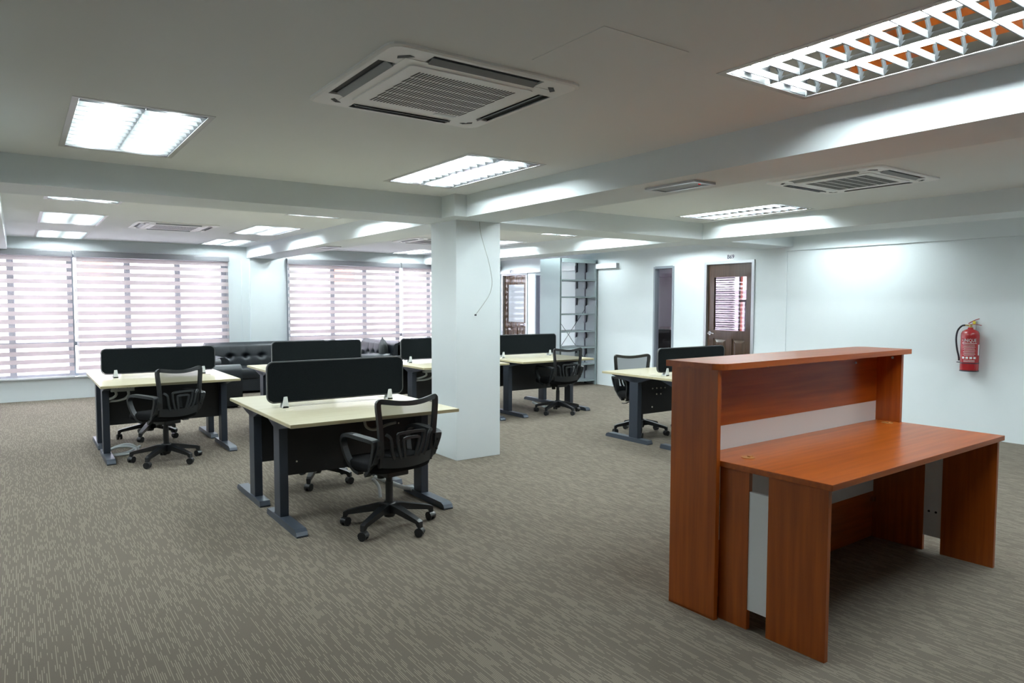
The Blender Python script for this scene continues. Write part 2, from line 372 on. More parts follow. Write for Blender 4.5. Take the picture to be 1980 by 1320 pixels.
# what stands outside
t = thing('neighbour_building', 'pale building with orange panels outside the windows', 'building', (0, 26, -6))
obj('wall', MB().box(-24, 40, 0, 6, 0, 8.3), 'concrete', t)
for x0, x1, z0, z1 in ((1.75, 2.6, 8.3, 9.3), (9.9, 10.8, 8.3, 9.1)): obj('orange_panel', MB().box(x0, x1, -.1, .3, z0, z1), 'orange_panel', t)
struct('window_hood', MB().box(XL, RX, YB+.2, YB+1.0, 2.62, 2.74), 'concrete')
struct('ground', MB().box(-60, 90, -50, 90, -6.3, -6), 'concrete')

# ------------------------------------------------------------------ recessed louvre lights
def troffer_meshes():
    d = {}
    hw, hl = LW/2-.03, LL/2-.03
    fr = MB()
    for x0, x1, y0, y1 in ((-LW/2, LW/2, -LL/2, -hl), (-LW/2, LW/2, hl, LL/2), (-LW/2, -hw, -hl, hl), (hw, LW/2, -hl, hl)): fr.box(x0, x1, y0, y1, -.0025, .004)
    d['frame'] = fr.mesh('frame'); d['frame'].materials.append(M['light_frame'])
    ho = MB()
    for x0, x1, y0, y1, z0, z1 in ((-hw-.004, hw+.004, -hl-.004, hl+.004, .10, .105), (-hw-.006, -hw, -hl, hl, 0, .10), (hw, hw+.006, -hl, hl, 0, .10), (-hw, hw, -hl-.006, -hl, 0, .10), (-hw, hw, hl, hl+.006, 0, .10)): ho.box(x0, x1, y0, y1, z0, z1)
    d['housing'] = ho.mesh('housing'); d['housing'].materials.append(M['light_frame'])
    rf = MB(); cw = hw
    prof = [(cw/2, .001), (cw/2-.007, .020), (cw/2-.018, .038), (cw/2-.05, .056), (cw/2-.09, .064)]
    for c in (-cw/2, cw/2):
        for sg in (-1, 1):
            for (a, za), (b, zb_) in zip(prof, prof[1:]):
                rf.add([(c+sg*a, -hl+.01, za), (c+sg*a, hl-.01, za), (c+sg*b, hl-.01, zb_), (c+sg*b, -hl+.01, zb_)], [(0, 1, 2, 3)], True)
        a = prof[-1][0]
        rf.add([(c-a, -hl+.01, .064), (c-a, hl-.01, .064), (c+a, hl-.01, .064), (c+a, -hl+.01, .064)], [(0, 1, 2, 3)])
    d['reflector'] = rf.mesh('reflector'); d['reflector'].materials.append(M['mirror_reflector'])
    tb = MB().cyl((0, -hl+.03, .043), (0, hl-.03, .043), .0125, n=10)
    d['tube'] = tb.mesh('tube'); d['tube'].materials.append(M['tube_glow'])
    ca = MB().box(-.018, .018, -.012, .012, .024, .064, .004)
    d['tube_holder'] = ca.mesh('tube_holder'); d['tube_holder'].materials.append(M['white_plastic'])
    def bl(mb, cx, y):
        lo, hi, zt = cw/2-.002, cw/2-.012, .029
        mb.prism([(cx-lo, .002), (cx+lo, .002), (cx+hi, zt), (cx-hi, zt)], 'y', y-.003, y+.003)
    b1 = MB(); bl(b1, 0, 0); d['louvre_blade'] = b1.mesh('louvre_blade'); d['louvre_blade'].materials.append(M['louvre_white'])
    ys = [-hl+.055+i*(2*hl-.11)/11 for i in range(12)]
    g = MB()
    for c in (-cw/2, cw/2):
        for y in ys: bl(g, c, y)
    d['louvre_grid'] = g.mesh('louvre_grid'); d['louvre_grid'].materials.append(M['louvre_white'])
    return d, cw, ys, hl
TR, CW, BYS, HLT = troffer_meshes()
for x, y, lab, det in LIGHTS:
    t = thing('louvre_light', lab or UNSEEN[(x > 9)+2*(7 < x < 9)+3*(x < 0)], 'ceiling light', (x+LW/2, y+LL/2, ZC), 0, 'recessed louvre lights')
    for k in ('frame', 'housing', 'reflector'): obj(k, TR[k], None, t)
    for c in (-CW/2, CW/2):
        obj('tube', TR['tube'], None, t, (c, 0, 0))
        if det:
            for yy in (-HLT+.02, HLT-.02): obj('tube_holder', TR['tube_holder'], None, t, (c, yy, 0))
    if det:
        for c in (-CW/2, CW/2):
            for yy in BYS: obj('louvre_blade', TR['louvre_blade'], None, t, (c, yy, 0))
    else: obj('louvre_grid', TR['louvre_grid'], None, t)

# ------------------------------------------------------------------ ceiling cassette air conditioners
def cassette(label, cx, cyy, rz=0.):
    t = thing('cassette_air_conditioner', label, 'air conditioner', (cx, cyy, ZC), rz, 'ceiling cassette air conditioners')
    h = .475
    # faceplate: bevelled rounded plate, four slots left open round the centre panel
    R0, R1, HL = .362, .440, .275
    p = MB(); ring = rrect(2*h, 2*h, .055, 4); inner = [(x*.972, y*.972) for x, y in ring]; n = len(ring)
    sq = [(max(-R1, min(R1, x)), max(-R1, min(R1, y))) for x, y in inner]
    vs = [(x, y, 0) for x, y in ring]+[(x, y, -.009) for x, y in ring]+[(x, y, -.014) for x, y in inner]+[(x, y, -.014) for x, y in sq]
    for b_ in (0, n, 2*n): p.add(vs, [(b_+i, b_+(i+1) % n, b_+n+(i+1) % n, b_+n+i) for i in range(n)])
    for sx in (-1, 1):
        for sy in (-1, 1): p.box(min(sx*HL, sx*R1), max(sx*HL, sx*R1), min(sy*HL, sy*R1), max(sy*HL, sy*R1), -.014, -.004)
    for a_ in range(4):
        e_ = R0 if a_ % 2 else R0-.055
        for u0, u1, v0, v1 in ((-e_, e_, R0-.055, R0),): 
            q = [(u0, v0), (u1, v0), (u1, v1), (u0, v1)]; ca, sa = round(math.cos(a_*PI/2)), round(math.sin(a_*PI/2))
            q = [(x*ca-y*sa, x*sa+y*ca) for x, y in q]; xs_, ys_ = [x for x, y in q], [y for x, y in q]
            p.box(min(xs_), max(xs_), min(ys_), max(ys_), -.0165, -.004)
    obj('faceplate', p, 'ac_white', t)
    obj('inner_duct', MB().box(-R1-.005, R1+.005, -R1-.005, R1+.005, -.0038, -.001), 'ac_dark', t)
    obj('centre_panel', MB().prism(rrect(.625, .625, .02, 4), 'z', -.021, -.010), 'ac_white', t)
    for a in range(4):
        v = obj('vane', MB().prism([(-.037, -.021), (-.034, -.025), (-.002, -.009), (-.003, -.005)], 'x', -HL+.01, HL-.01), 'ac_vane', t)
        ang = a*PI/2; v.rotation_euler = (0, 0, ang); v.location = (-math.sin(ang)*.405, math.cos(ang)*.405, 0)
        v2 = obj('corner_slot', MB().prism([(-.036, -.014), (.036, -.014), (.026, .010), (-.026, .010)], 'z', -.0155, -.0135), 'ac_dark', t); q = ang+PI/4
        v2.rotation_euler = (0, 0, q); v2.location = (-math.sin(q)*.525, math.cos(q)*.525, 0)
    g = MB()
    for j in range(6):
        y0 = -.252+j*.0845
        for i in range(30):
            x0 = -.252+i*.0168; g.prism([(x0+.008, y0), (x0+.017, y0), (x0+.011, y0+.072), (x0+.002, y0+.072)], 'z', -.0218, -.0205)
    go = obj('intake_grille', g, 'ac_dark', t); go['kind'] = 'stuff'
    obj('panel_latch', MB().box(.12, .24, .262, .292, -.0235, -.0205), 'white_plastic', t)
    return t
cassette('large white cassette air conditioner in the bay before the column', 1.655, 2.925)
cassette('white cassette air conditioner near the wall with the fire extinguisher', 5.50, 3.07)
cassette('white cassette air conditioner close to the widest striped blinds', 1.71, 10.06)
cassette('white cassette air conditioner half hidden behind the column', 5.45, 9.95)

def emergency(label, x0, x1, y0, y1, led):
    t = thing('emergency_light', label, 'emergency light', ((x0+x1)/2, (y0+y1)/2, ZB), 0, 'beam soffit lights'); a, b = (x1-x0)/2, (y1-y0)/2
    obj('frame', MB().box(-a, a, -b, -b+.03, -.014, 0).box(-a, a, b-.03, b, -.014, 0).box(-a, -a+.03, -b+.03, b-.03, -.014, 0).box(a-.03, a, -b+.03, b-.03, -.014, 0), 'aluminium', t)
    obj('diffuser', MB().box(-a+.03, a-.03, -b+.03, b-.03, -.008, -.001), 'ac_vane', t)
    if led: obj('indicator', MB().cyl((0, -b+.045, -.016), (0, -b+.045, -.006), .008), 'red_led', t)
emergency('slim emergency light under the beam near the reception desk', 3.545, 3.755, 3.01, 3.44, True)
emergency('slim emergency light under the long beam toward the sofas', 3.55, 3.77, 9.5, 9.93, False)
t = tag(obj('ceiling_access_panel', MB().box(-.225, .225, -.215, .215, -.0025, 0, .001), 'ceiling_paint', None, (1.965, 2.11, ZC)), 'flush square access panel in the ceiling beside the large air conditioner', 'access panel')

# ------------------------------------------------------------------ desks
DW, DD, DZ = 1.245, .775, .75
def desk_proto(name, label, loc, rz):
    """origin on the floor at the middle of the back edge; the user side is -y"""
    t = thing(name, label, 'desk', loc, rz, 'maple topped office desks'); h = DW/2
    obj('tabletop', MB().box(-h+.001, h-.001, -DD, -.001, DZ-.025, DZ, .0025), 'maple', t)
    obj('edge_band', MB().box(-h-.0005, h+.0005, -DD-.0008, -DD+.004, DZ-.0225, DZ-.003).box(-h-.0008, -h+.004, -DD, -.002, DZ-.0225, DZ-.003).box(h-.004, h+.0008, -DD, -.002, DZ-.0225, DZ-.003), 'maple_edge', t)
    for s in (-1, 1):
        x = s*(h-.075)
        obj('leg', MB().box(x-.03, x+.03, -.38, -.25, .045, .70, .004), 'dark_steel', t)
        ft = [(-.745, .0), (-.09, .0), (-.085, .012), (-.10, .045), (-.70, .048), (-.735, .035), (-.748, .012)]
        obj('foot', MB().prism(ft, 'x', x-.038, x+.038), 'foot_steel', t)
        obj('support_bracket', MB().prism([(-.66, .725), (-.66, .715), (-.38, .66), (-.25, .66), (-.08, .715), (-.08, .725)], 'x', x-.03, x+.03), 'dark_steel', t)
    obj('modesty_panel', MB().box(-h+.10, h-.10, -.275, -.258, .305, .715, .002), 'black_panel', t)
    obj('cross_rail', MB().box(-h+.06, h-.06, -.33, -.29, .68, .72), 'black_panel', t)
    for s in (-1, 1): obj('cable_grommet', MB().cyl((s*(h-.19), -.16, DZ-.002), (s*(h-.19), -.16, DZ+.0025), .033, n=24), 'grommet_maple', t)
    return t
def power_box(d, xs):
    """socket box with hanging hoses screwed under a desk top, a part of that desk"""
    b = obj('socket_box', MB().box(xs-.10, xs+.10, -.55, -.50, .665, .722, .004), 'grey_plastic', d)
    for k in (-1, 1):
        f = obj('socket_plate', MB().box(xs+k*.05-.043, xs+k*.05+.043, -.556, -.549, .672, .718, .002), 'grey_plastic', b)
        for q in (-1, 1): f2 = obj('socket_hole', MB().box(xs+k*.05+q*.012-.004, xs+k*.05+q*.012+.004, -.5575, -.555, .698, .708), 'black_plastic', b)
    obj('cable_hose', MB().tube(smooth_path([(xs+.045, -.525, .667), (xs+.05, -.52, .63), (xs+.025, -.48, .59), (xs-.03, -.42, .565), (xs-.085, -.35, .555), (xs-.105, -.32, .545)]), .0125, 8), 'grey_plastic', d)
    obj('cable_hose', MB().tube(smooth_path([(xs-.06, -.525, .667), (xs-.055, -.52, .635), (xs-.07, -.46, .605), (xs-.09, -.38, .585), (xs-.108, -.33, .575)]), .0125, 8), 'grey_plastic', d)
def screen(label, x, y, zt=1.085, wd=1.09, clip=.42):
    t = thing('desk_screen', label, 'desk screen', (x, y, DZ), 0, 'charcoal fabric desk screens')
    z0, z1 = .040, zt-DZ
    obj('panel', MB().prism(rrect(wd-.012, z1-z0-.012, .042, 6, 0, (z0+z1)/2), 'y', -.013, .013), 'charcoal_fabric', t)
    path = [(p[0], 0, p[1]) for p in rrect(wd, z1-z0, .048, 6, 0, (z0+z1)/2)]
    obj('edge_trim', MB().band(path, (0, 1, 0), .020, .008, True), 'screen_trim', t)
    for s in (-1, 1):
        c = MB()
        for q in (-1, 1):
            y0, y1 = (.0145, .034) if q > 0 else (-.034, -.0145)
            c.add([(s*clip-.024, y0, 0), (s*clip+.024, y0, 0), (s*clip+.024, y1, 0), (s*clip-.024, y1, 0), (s*clip-.013, y0, .082), (s*clip+.013, y0, .082), (s*clip+.013, y0+(y1-y0)*(.7 if q > 0 else 1), .082), (s*clip-.013, y0+(y1-y0)*(0 if q > 0 else .3), .082)],
                  [(0, 3, 2, 1), (4, 5, 6, 7), (0, 1, 5, 4), (1, 2, 6, 5), (2, 3, 7, 6), (3, 0, 4, 7)])
        c.box(s*clip-.020, s*clip+.020, -.034, .034, 0, .012)
        obj('clip', c, 'white_plastic', t)
    return t
SETS = {'A': (2.025, 5.195), 'B': (1.235, 8.22), 'C': (2.935, 8.175), 'D': (4.575, 8.18), 'E': (6.045, 8.19), 'F': (6.095, 5.17)}
WHERE = {'A': 'beside the column', 'B': 'closest to the widest striped blinds', 'C': 'behind the desk pair beside the column', 'D': 'behind the column',
         'E': 'in front of the steel bookshelf', 'F': 'behind the reception desk'}
base = None; DESK = {}
for k, (x, y) in SETS.items():
    for side, rz in (('n', 0.), ('f', PI)):
        lab = ('maple desk on the chair side of the pair ' if side == 'n' else 'maple desk across the screen of the pair ')+WHERE[k]
        if k == 'F': lab = 'maple desk with a mesh chair tucked in, by the narrow wall window' if side == 'f' else 'maple desk mostly hidden behind the reception counter'
        if k in 'DE' and side == 'f': lab = 'maple desk across the screen, '+WHERE[k]
        if base is None: base = desk_proto('office_desk', lab, (x, y, 0), rz); DESK[k+side] = base
        else: DESK[k+side] = dup(base, lab, (x, y, 0), rz)
    zt = {'A': 1.09, 'B': 1.05, 'C': 1.075, 'D': 1.067, 'E': 1.07, 'F': 1.045}[k]
    screen('charcoal desk screen on white clips, '+{'A': 'on the desk pair beside the column', 'B': 'against the backdrop of the widest striped blinds', 'C': 'in front of the tufted sofa', 'D': 'partly hidden by the column, before the grey sofa',
            'E': 'in front of the steel bookshelf', 'F': 'behind the reception counter below door B69'}[k], x, y, zt)
power_box(DESK['Bn'], -.415); power_box(DESK['Dn'], -.40)
def bolts(d, spots, y0=-.279, y1=-.273, r=.0065):
    for dx, z in spots: obj('bolt', MB().cyl((dx, y0, z), (dx, y1, z), r, n=10), 'brass_bolt', d)
bolts(DESK['An'], ((-.424, .398), (.375, .595), (.377, .46), (.376, .394)))
obj('ring_fitting', MB().tube([(-.047+.014*math.cos(a*PI/6), -.279, .375+.014*math.sin(a*PI/6)) for a in range(12)], .003, 6, True), 'brass_bolt', DESK['An'])
obj('cable_hose', MB().tube(smooth_path([(.08, -.30, .66), (.09, -.32, .60), (.15, -.33, .575), (.25, -.33, .60), (.33, -.32, .61)]), .011), 'grey_plastic', DESK['An'])
bolts(DESK['Ff'], [(6.095-x, z) for x, z in ((5.755, .581), (5.821, .581), (5.887, .579), (5.955, .578), (5.821, .514), (5.887, .512), (5.751, .375))], -.2585, -.2535, .009)
bolts(DESK['En'], ((.179, .602), (.24, .601), (.24, .466)), r=.008)

# ------------------------------------------------------------------ mesh task chairs
def back_y(x, z):
    t = (z-.46)/.44
    return -.225-.035*t-.035*math.sin(PI*min(1, max(0, t)))*0.6+.045*(x/.22)**2-.03*max(0, t-.75)
def chair_proto(label, loc, rz, spin):
    t = thing('task_chair', label, 'chair', loc, rz, 'black mesh task chairs')
    arm = MB()
    prof = [(.02, .168), (.09, .160), (.29, .112), (.318, .100), (.322, .062), (.296, .062), (.285, .082), (.10, .112), (.02, .098)]
    wds = [.030, .027, .019, .017, .014, .014, .017, .024, .028]
    n = len(prof); vs = [(r, -w_, z) for (r, z), w_ in zip(prof, wds)]+[(r, w_, z) for (r, z), w_ in zip(prof, wds)]
    arm.add(vs, [tuple(range(n)), tuple(range(n, 2*n))[::-1]]+[(i, n+i, n+(i+1) % n, (i+1) % n) for i in range(n)])
    am = arm.mesh('base_arm'); am.materials.append(M['black_plastic'])
    cs = MB()
    for s in (-1, 1): cs.cyl((s*.007, 0, .027), (s*.025, 0, .027), .027, n=18)
    cs.prism([(.031*math.cos(a), .030+.031*math.sin(a)) for a in [i*PI/8 for i in range(9)]], 'x', -.024, .024); cs.cyl((0, 0, .03), (0, 0, .075), .009)
    cm = cs.mesh('caster'); cm.materials.append(M['black_plastic'])
    for k in range(5):
        a = spin+k*2*PI/5
        obj('base_arm', am, None, t, None, (0, 0, a))
        obj('caster', cm, None, t, (.307*math.cos(a), .307*math.sin(a), 0), (0, 0, a+[.3, 1.2, -.5, .1, 2.1][k]))
    obj('base_hub', MB().lathe([(0, .075), (.035, .075), (.045, .10), (.043, .168), (.033, .176), (0, .176)]), 'black_plastic', t)
    obj('gas_cylinder', MB().cyl((0, 0, .17), (0, 0, .315), .026).cyl((0, 0, .315), (0, 0, .375), .022), 'black_plastic', t)
    obj('piston', MB().cyl((0, 0, .315), (0, 0, .39), .0125), 'chrome', t)
    me = obj('tilt_mechanism', MB().box(-.085, .085, -.11, .12, .368, .412, .012), 'black_plastic', t)
    obj('tension_knob', MB().lathe([(0, 0), (.026, .004), (.03, .045), (.022, .06), (0, .06)], (0, .10, .315)), 'black_plastic', t)
    obj('lever', MB().tube([(.08, .02, .385), (.17, .02, .380), (.21, .025, .372)], .005, 6).box(.20, .26, .008, .040, .366, .374, .003), 'black_plastic', t)
    # seat cushion
    def seat(u, v):
        a = u*2*PI; ph = (v-.5)*PI
        e = .42
        sg = lambda q, p: math.copysign(abs(q)**p, q)
        cx, sy, cz, sz = sg(math.cos(a), e), sg(math.sin(a), e), sg(math.cos(ph), .45), sg(math.sin(ph), .6)
        x, y, z = .245*cx*cz, .235*sy*cz, .048*sz
        return (x, y+.03, .448+z+.012*(y/.235)**2*(-1.3 if y > 0 else .6)+.010*(x/.245)**2)
    obj('seat', MB().grid(seat, 40, 14), 'seat_fabric', t)
    # back frame: a rounded trapezoid in the curved back surface
    def P(x, z, o=0): return (x, back_y(x, z)+o, z)
    hw = lambda z: .188+.040*(z-.46)/.44
    pts = [(-hw(.47), .47), (-hw(.60), .60), (-hw(.75), .75), (-hw(.875), .875), (-.216, .898), (-.195, .900), (-.10, .886), (0, .880), (.10, .886), (.195, .900), (.216, .898), (hw(.875), .875), (hw(.75), .75), (hw(.60), .60), (hw(.47), .47)]
    path = smooth_path([P(*q) for q in pts], 3)
    obj('back_frame', MB().band(path, [(0, -1, .12)]*len(path), .026, .032), 'black_plastic', t)
    obj('back_mesh', MB().grid(lambda u, v: P((2*u-1)*(hw(.48+.40*v)-.006), .48+.405*v), 14, 16), 'chair_mesh', t)
    # lumbar support: cross piece and nested ribs
    lb = MB()
    lb.grid(lambda u, v: P((2*u-1)*.19, .455+.075*v+.015*(2*u-1)**2, -.012), 14, 3); lb.grid(lambda u, v: P((2*u-1)*.19, .455+.075*v+.015*(2*u-1)**2, .004), 14, 3)
    for a, top in ((.060, .655), (.105, .69), (.150, .70)):
        rib = smooth_path([P(-a*.62, .52, -.008), P(-a*.85, .58, -.010), P(-a, top-.02, -.010), P(-a*.8, top, -.010), P(a*.8, top, -.010), P(a, top-.02, -.010), P(a*.85, .58, -.010), P(a*.62, .52, -.008)], 3) if a < .12 else None
        if rib: lb.band(rib, [(0, -1, 0)]*len(rib), .012, .018)
        else:
            for s in (-1, 1):
                r_ = smooth_path([P(s*a*.75, .52, -.008), P(s*a*.9, .58, -.010), P(s*a, top-.04, -.010), P(s*(a+.03), top-.01, -.008)], 3); lb.band(r_, [(0, -1, 0)]*len(r_), .012, .020)
    obj('lumbar_support', lb, 'arm_plastic', t)
    # closed loop arm rests
    for s in (-1, 1):
        x = s*.262
        pts = [(-.055, .400), (-.13, .455), (-.19, .545), (-.222, .635), (-.195, .652), (-.10, .658), (.02, .662), (.10, .655), (.148, .620), (.150, .570), (.118, .490), (.075, .420), (.03, .400)]
        xo = [-.055, -.045, -.03, -.02, -.01, 0, .005, .004, -.002, -.008, -.02, -.045, -.06]
        path = smooth_path([(s*(.262+o), y, z) for (y, z), o in zip(pts, xo)], 4)
        n = len(path); wd = [.042+.014*math.sin(PI*min(1, i/n*1.4)) for i in range(n)]
        ar = obj('armrest', MB().band(path, (1, 0, 0), wd, .024), 'arm_plastic', t)
        obj('back_bracket', MB().prism([(-.150, .470), (-.135, .480), (-.195, .640), (-.250, .655), (-.245, .60), (-.195, .50)], 'x', s*.205, s*.247), 'arm_plastic', t)
        for z, y in ((.61, -.242), (.545, -.222)): obj('screw', MB().cyl((s*.228, y-.002, z), (s*.228, y-.012, z), .008, n=10), 'black_plastic', t)
    return t
ch0 = chair_proto('black mesh chair with loop arms at the desk beside the column', (2.04, 4.33, 0), math.radians(8), math.radians(-12))
def chair(label, x, y, rz): return dup(ch0, label, (x, y, 0), math.radians(rz))
chair('black mesh chair angled at the desk closest to the widest striped blinds', 1.14, 7.37, 26)
chair('black mesh chair turned its back to the room before the steel bookshelf', 6.13, 7.56, -3)
chair('black mesh chair facing out from the desk below the narrow wall window', 5.96, 5.80, 164)
chair('mesh chair across the screen from the column-side chair, only its wheels showing', 2.06, 5.80, 178)
chair('mesh chair on the window side of the desk pair closest to the blinds', 1.20, 8.80, 184)
chair('mesh chair behind the screen of the desk before the bookshelf, wheels showing', 5.62, 8.95, 176)

# cable bundles on the floor
def bundle(label, paths, loc, r=.012, tie=None):
    t = thing('cable_bundle', label, 'cable', loc, 0, 'white cable bundles')
    for p in paths: obj('cable', MB().tube(smooth_path(p, 5), r, 7), 'cable_white', t)
    if tie: obj('cable_tie', MB().tube([(tie[0]+.024*math.cos(a*PI/5), tie[1], tie[2]+.024*math.sin(a*PI/5)) for a in range(10)], .003, 5, True), 'black_plastic', t)
bundle('looped white cables on the carpet under the desk closest to the blinds', [[(-.16, .02, .012), (-.05, .06, .05), (.06, .02, .06), (.12, -.05, .035), (.08, -.12, .013), (-.05, -.15, .012), (-.16, -.12, .012)], [(-.16, .05, .012), (-.03, .08, .06), (.08, .04, .075), (.15, -.04, .03)], [(-.14, -.10, .012), (.02, -.11, .02), (.17, .02, .05)]], (.83, 8.02, 0))
bundle('tied white cables beside the desk foot under the chair by the column', [[(-.10, .05, .16), (-.06, .03, .10), (-.05, .02, .012)], [(-.08, .06, .17), (0, .02, .13), (.08, -.02, .09), (.16, -.03, .06), (.22, 0, .05)], [(-.09, .05, .17), (0, .0, .14), (.08, -.03, .10), (.15, -.04, .07), (.22, 0, .055)], [(.10, -.02, .085), (.17, -.03, .06), (.24, .02, .012)]], (2.33, 4.98, 0), .013)
bundle('white cable bundle lying by the desk foot before the bookshelf', [[(-.12, .06, .10), (-.05, .03, .06), (.03, 0, .03), (.10, -.02, .013)], [(-.13, .05, .09), (-.05, .01, .05), (.04, -.03, .014)], [(-.11, .05, .08), (-.04, .05, .05), (.06, .03, .014)]], (6.20, 8.02, 0), .012)

# ------------------------------------------------------------------ reception desk
RO = (2.762, 1.60, 0)
t = thing('reception_desk', 'cherry wood reception desk with a raised counter and white panels', 'reception desk', RO, math.radians(1.3))
DT, LN, CT = .775, 1.84, 1.243                                 # desk top height, length, counter top height
obj('work_surface', MB().box(-.012, LN+.012, -.022, .695, DT-.028, DT, .003), 'cherry_long', t)
for s, x in ((0, 0.), (1, LN-.026)):
    obj('side_panel', MB().box(x, x+.026, 0, .283, 0, DT-.028, .0015), 'cherry_vertical', t)
    obj('side_panel', MB().box(x, x+.026, .385, .545 if s == 0 else .69, 0, DT-.028, .0015), 'cherry_vertical', t)
    wx = .004 if s == 0 else LN-.020
    wp = obj('white_infill', MB().box(wx, wx+.016, .283, .385, .095, .655 if s == 0 else DT-.03), 'white_laminate', t); wp['label'] = 'white strip between the wooden side panels'
    if s: 
        for yy in (.315, .355): obj('hole_disc', MB().cyl((LN-.0215, yy, .25), (LN-.0195, yy, .25), .007, n=12), 'rubber', t)  # dark discs whose colour gives the shade of two holes in the strip
# raised counter
obj('counter_side', MB().box(-.045, -.017, .535, .815, 0, CT-.03, .0015).box(-.045, -.016, .535, .815, .0, .01), 'cherry_vertical', t)
obj('counter_side', MB().box(LN-.022, LN+.006, .545, .815, 0, CT-.03, .0015), 'cherry_vertical', t)
c = MB(); r = .075
poly = [(-.062, .84)]+[(-.062+r-r*math.cos(a), .505+r-r*math.sin(a)) for a in [i*PI/12 for i in range(7)]]+[(LN+.022, .505)]+[(LN+.022-r+r*math.cos(a), .84-r+r*math.sin(a)) for a in [i*PI/12 for i in range(7)]]
obj('counter_top', c.prism(poly, 'z', CT-.030, CT), 'cherry_long', t)
obj('back_panel', MB().box(-.016, LN-.022, .696, .716, .900, CT-.03), 'cherry_long', t)
obj('back_panel', MB().box(-.016, LN-.022, .696, .716, .004, .302), 'cherry_long', t)
wp = obj('white_panel', MB().box(-.016, LN-.022, .697, .715, .302, .900), 'white_laminate', t); wp['label'] = 'white middle band of the back panel'
obj('front_cladding', MB().box(-.016, LN-.022, .790, .812, .04, CT-.03), 'cherry_long', t)
for x, y in ((.155, .50), (LN-.10, .585)): 
    g = obj('cable_grommet', MB().cyl((x, y, DT-.001), (x, y, DT+.003), .032, n=24).box(x+.005, x+.03, y-.008, y+.008, DT+.003, DT+.007), 'grommet_orange', t); g['label'] = 'orange plastic cable grommet'
for x, y, z in ((LN-.0235, .60, 1.185), (LN-.30, .6945, 1.16), (.6, .6945, 1.19)): obj('bolt', MB().cyl((x-.002, y-.001, z), (x+.002, y+.001, z), .008, n=10), 'chrome', t)
obj('bracket', MB().box(LN-.06, LN-.027, .672, .695, .24, .27, .004), 'chrome', t)

# ------------------------------------------------------------------ double sided steel bookshelf
SX0, SX1, SY0, SY1, SH = 7.985, 8.875, 9.80, 10.385, 2.335
t = thing('steel_bookshelf', 'tall grey steel library shelf standing empty against the wall', 'bookshelf', (SX0, SY0, 0)); w_, dp = SX1-SX0, SY1-SY0
obj('side_panel', MB().box(0, .02, 0, dp, .03, SH, .003), 'shelf_steel', t); obj('side_panel', MB().box(w_-.012, w_, 0, dp, .03, SH, .003), 'shelf_steel', t)
for x in (.004, w_-.034):
    for y in (0, dp/2-.02, dp-.035): obj('upright', MB().box(x, x+.03, y, y+.035, 0, SH-.005), 'shelf_steel' if y == 0 or x < .1 else 'dark_steel', t)
obj('top_panel', MB().box(.02, w_-.012, .0, dp, SH-.035, SH-.005, .003).box(.02, w_-.012, 0, .012, SH-.075, SH-.03), 'shelf_steel', t)
for z in (1.957, 1.646, 1.329, 1.013, .711, .402, .093):
    for y0, y1 in ((.012, dp/2-.022), (dp/2+.018, dp-.012)):
        obj('shelf_board', MB().box(.034, w_-.034, y0, y1, z-.022, z, .002), 'shelf_steel', t)
        for xe in (.036, w_-.040):
            br = obj('shelf_bracket', MB().prism([(y0, z), (y1, z), (y1, z+.135), (y1-.03, z+.16), (y0+.03, z+.16), (y0, z+.135)], 'x', xe, xe+.004), 'shelf_steel', t)
for a, b in (((.03, .45), (w_-.03, 1.42)), ((.03, 1.42), (w_-.03, .45))): obj('cross_brace', MB().cyl((a[0], dp/2, a[1]), (b[0], dp/2, b[1]), .004, n=6), 'dark_steel', t)

# ------------------------------------------------------------------ doors, sidelights, signs on the right wall
def door(name, y0, y1, hz, handle_low_y, lab):
    """leaf parts in world space under one structure root"""
    fr = struct(name, MB().box(XR-.02, XR+.10, y0-.035, y0+.012, 0, hz+.03).box(XR-.02, XR+.10, y1-.012, y1+.035, 0, hz+.03).box(XR-.02, XR+.10, y0+.012, y1-.012, hz-.012, hz+.03), 'aluminium', lab)
    a, b = y0+.014, y1-.014; xl, xh = XR+.025, XR+.065; st = .115; top = hz-.015
    lf = MB(); lf.box(xl, xh, a, a+st, .01, top).box(xl, xh, b-st, b, .01, top).box(xl, xh, a+st, b-st, top-.20, top).box(xl, xh, a+st, b-st, .985, 1.11).box(xl, xh, a+st, b-st, .01, .20).box(xl, xh, (a+b)/2-.05, (a+b)/2+.05, .20, .985)
    leaf = obj('leaf', lf, 'door_wood', fr)
    obj('pane', MB().box(XR+.044, XR+.049, a+st, b-st, 1.11, top-.20), 'window_glass', fr)
    for p0, p1 in ((a+st, (a+b)/2-.05), ((a+b)/2+.05, b-st)):
        q = MB().box(XR+.04, XR+.05, p0, p1, .20, .985); q.add([(XR+.04, p0+.02, .22), (XR+.04, p1-.02, .22), (XR+.04, p1-.02, .965), (XR+.04, p0+.02, .965), (XR+.026, p0+.06, .26), (XR+.026, p1-.06, .26), (XR+.026, p1-.06, .925), (XR+.026, p0+.06, .925)], [(4, 5, 6, 7), (0, 1, 5, 4), (1, 2, 6, 5), (2, 3, 7, 6), (3, 0, 4, 7)])
        obj('raised_panel', q, 'door_wood', fr)
    yh = a+.055 if handle_low_y else b-.055; s = 1 if handle_low_y else -1
    obj('handle', MB().cyl((XR+.025, yh, 1.06), (XR+.005, yh, 1.06), .03).cyl((XR+.005, yh, 1.06), (XR-.035, yh, 1.06), .012).tube([(XR-.03, yh, 1.06), (XR-.034, yh+s*.05, 1.063), (XR-.03, yh+s*.11, 1.055)], .010), 'chrome', fr)
    return fr
door('door_1', OPEN[0][0], OPEN[0][1], OPEN[0][3], False, 'dark varnished door with a glazed top half under the sign B69')
door('door_2', OPEN[3][0], OPEN[3][1], OPEN[3][3], True, 'dark varnished door with a glazed top half beyond the column')
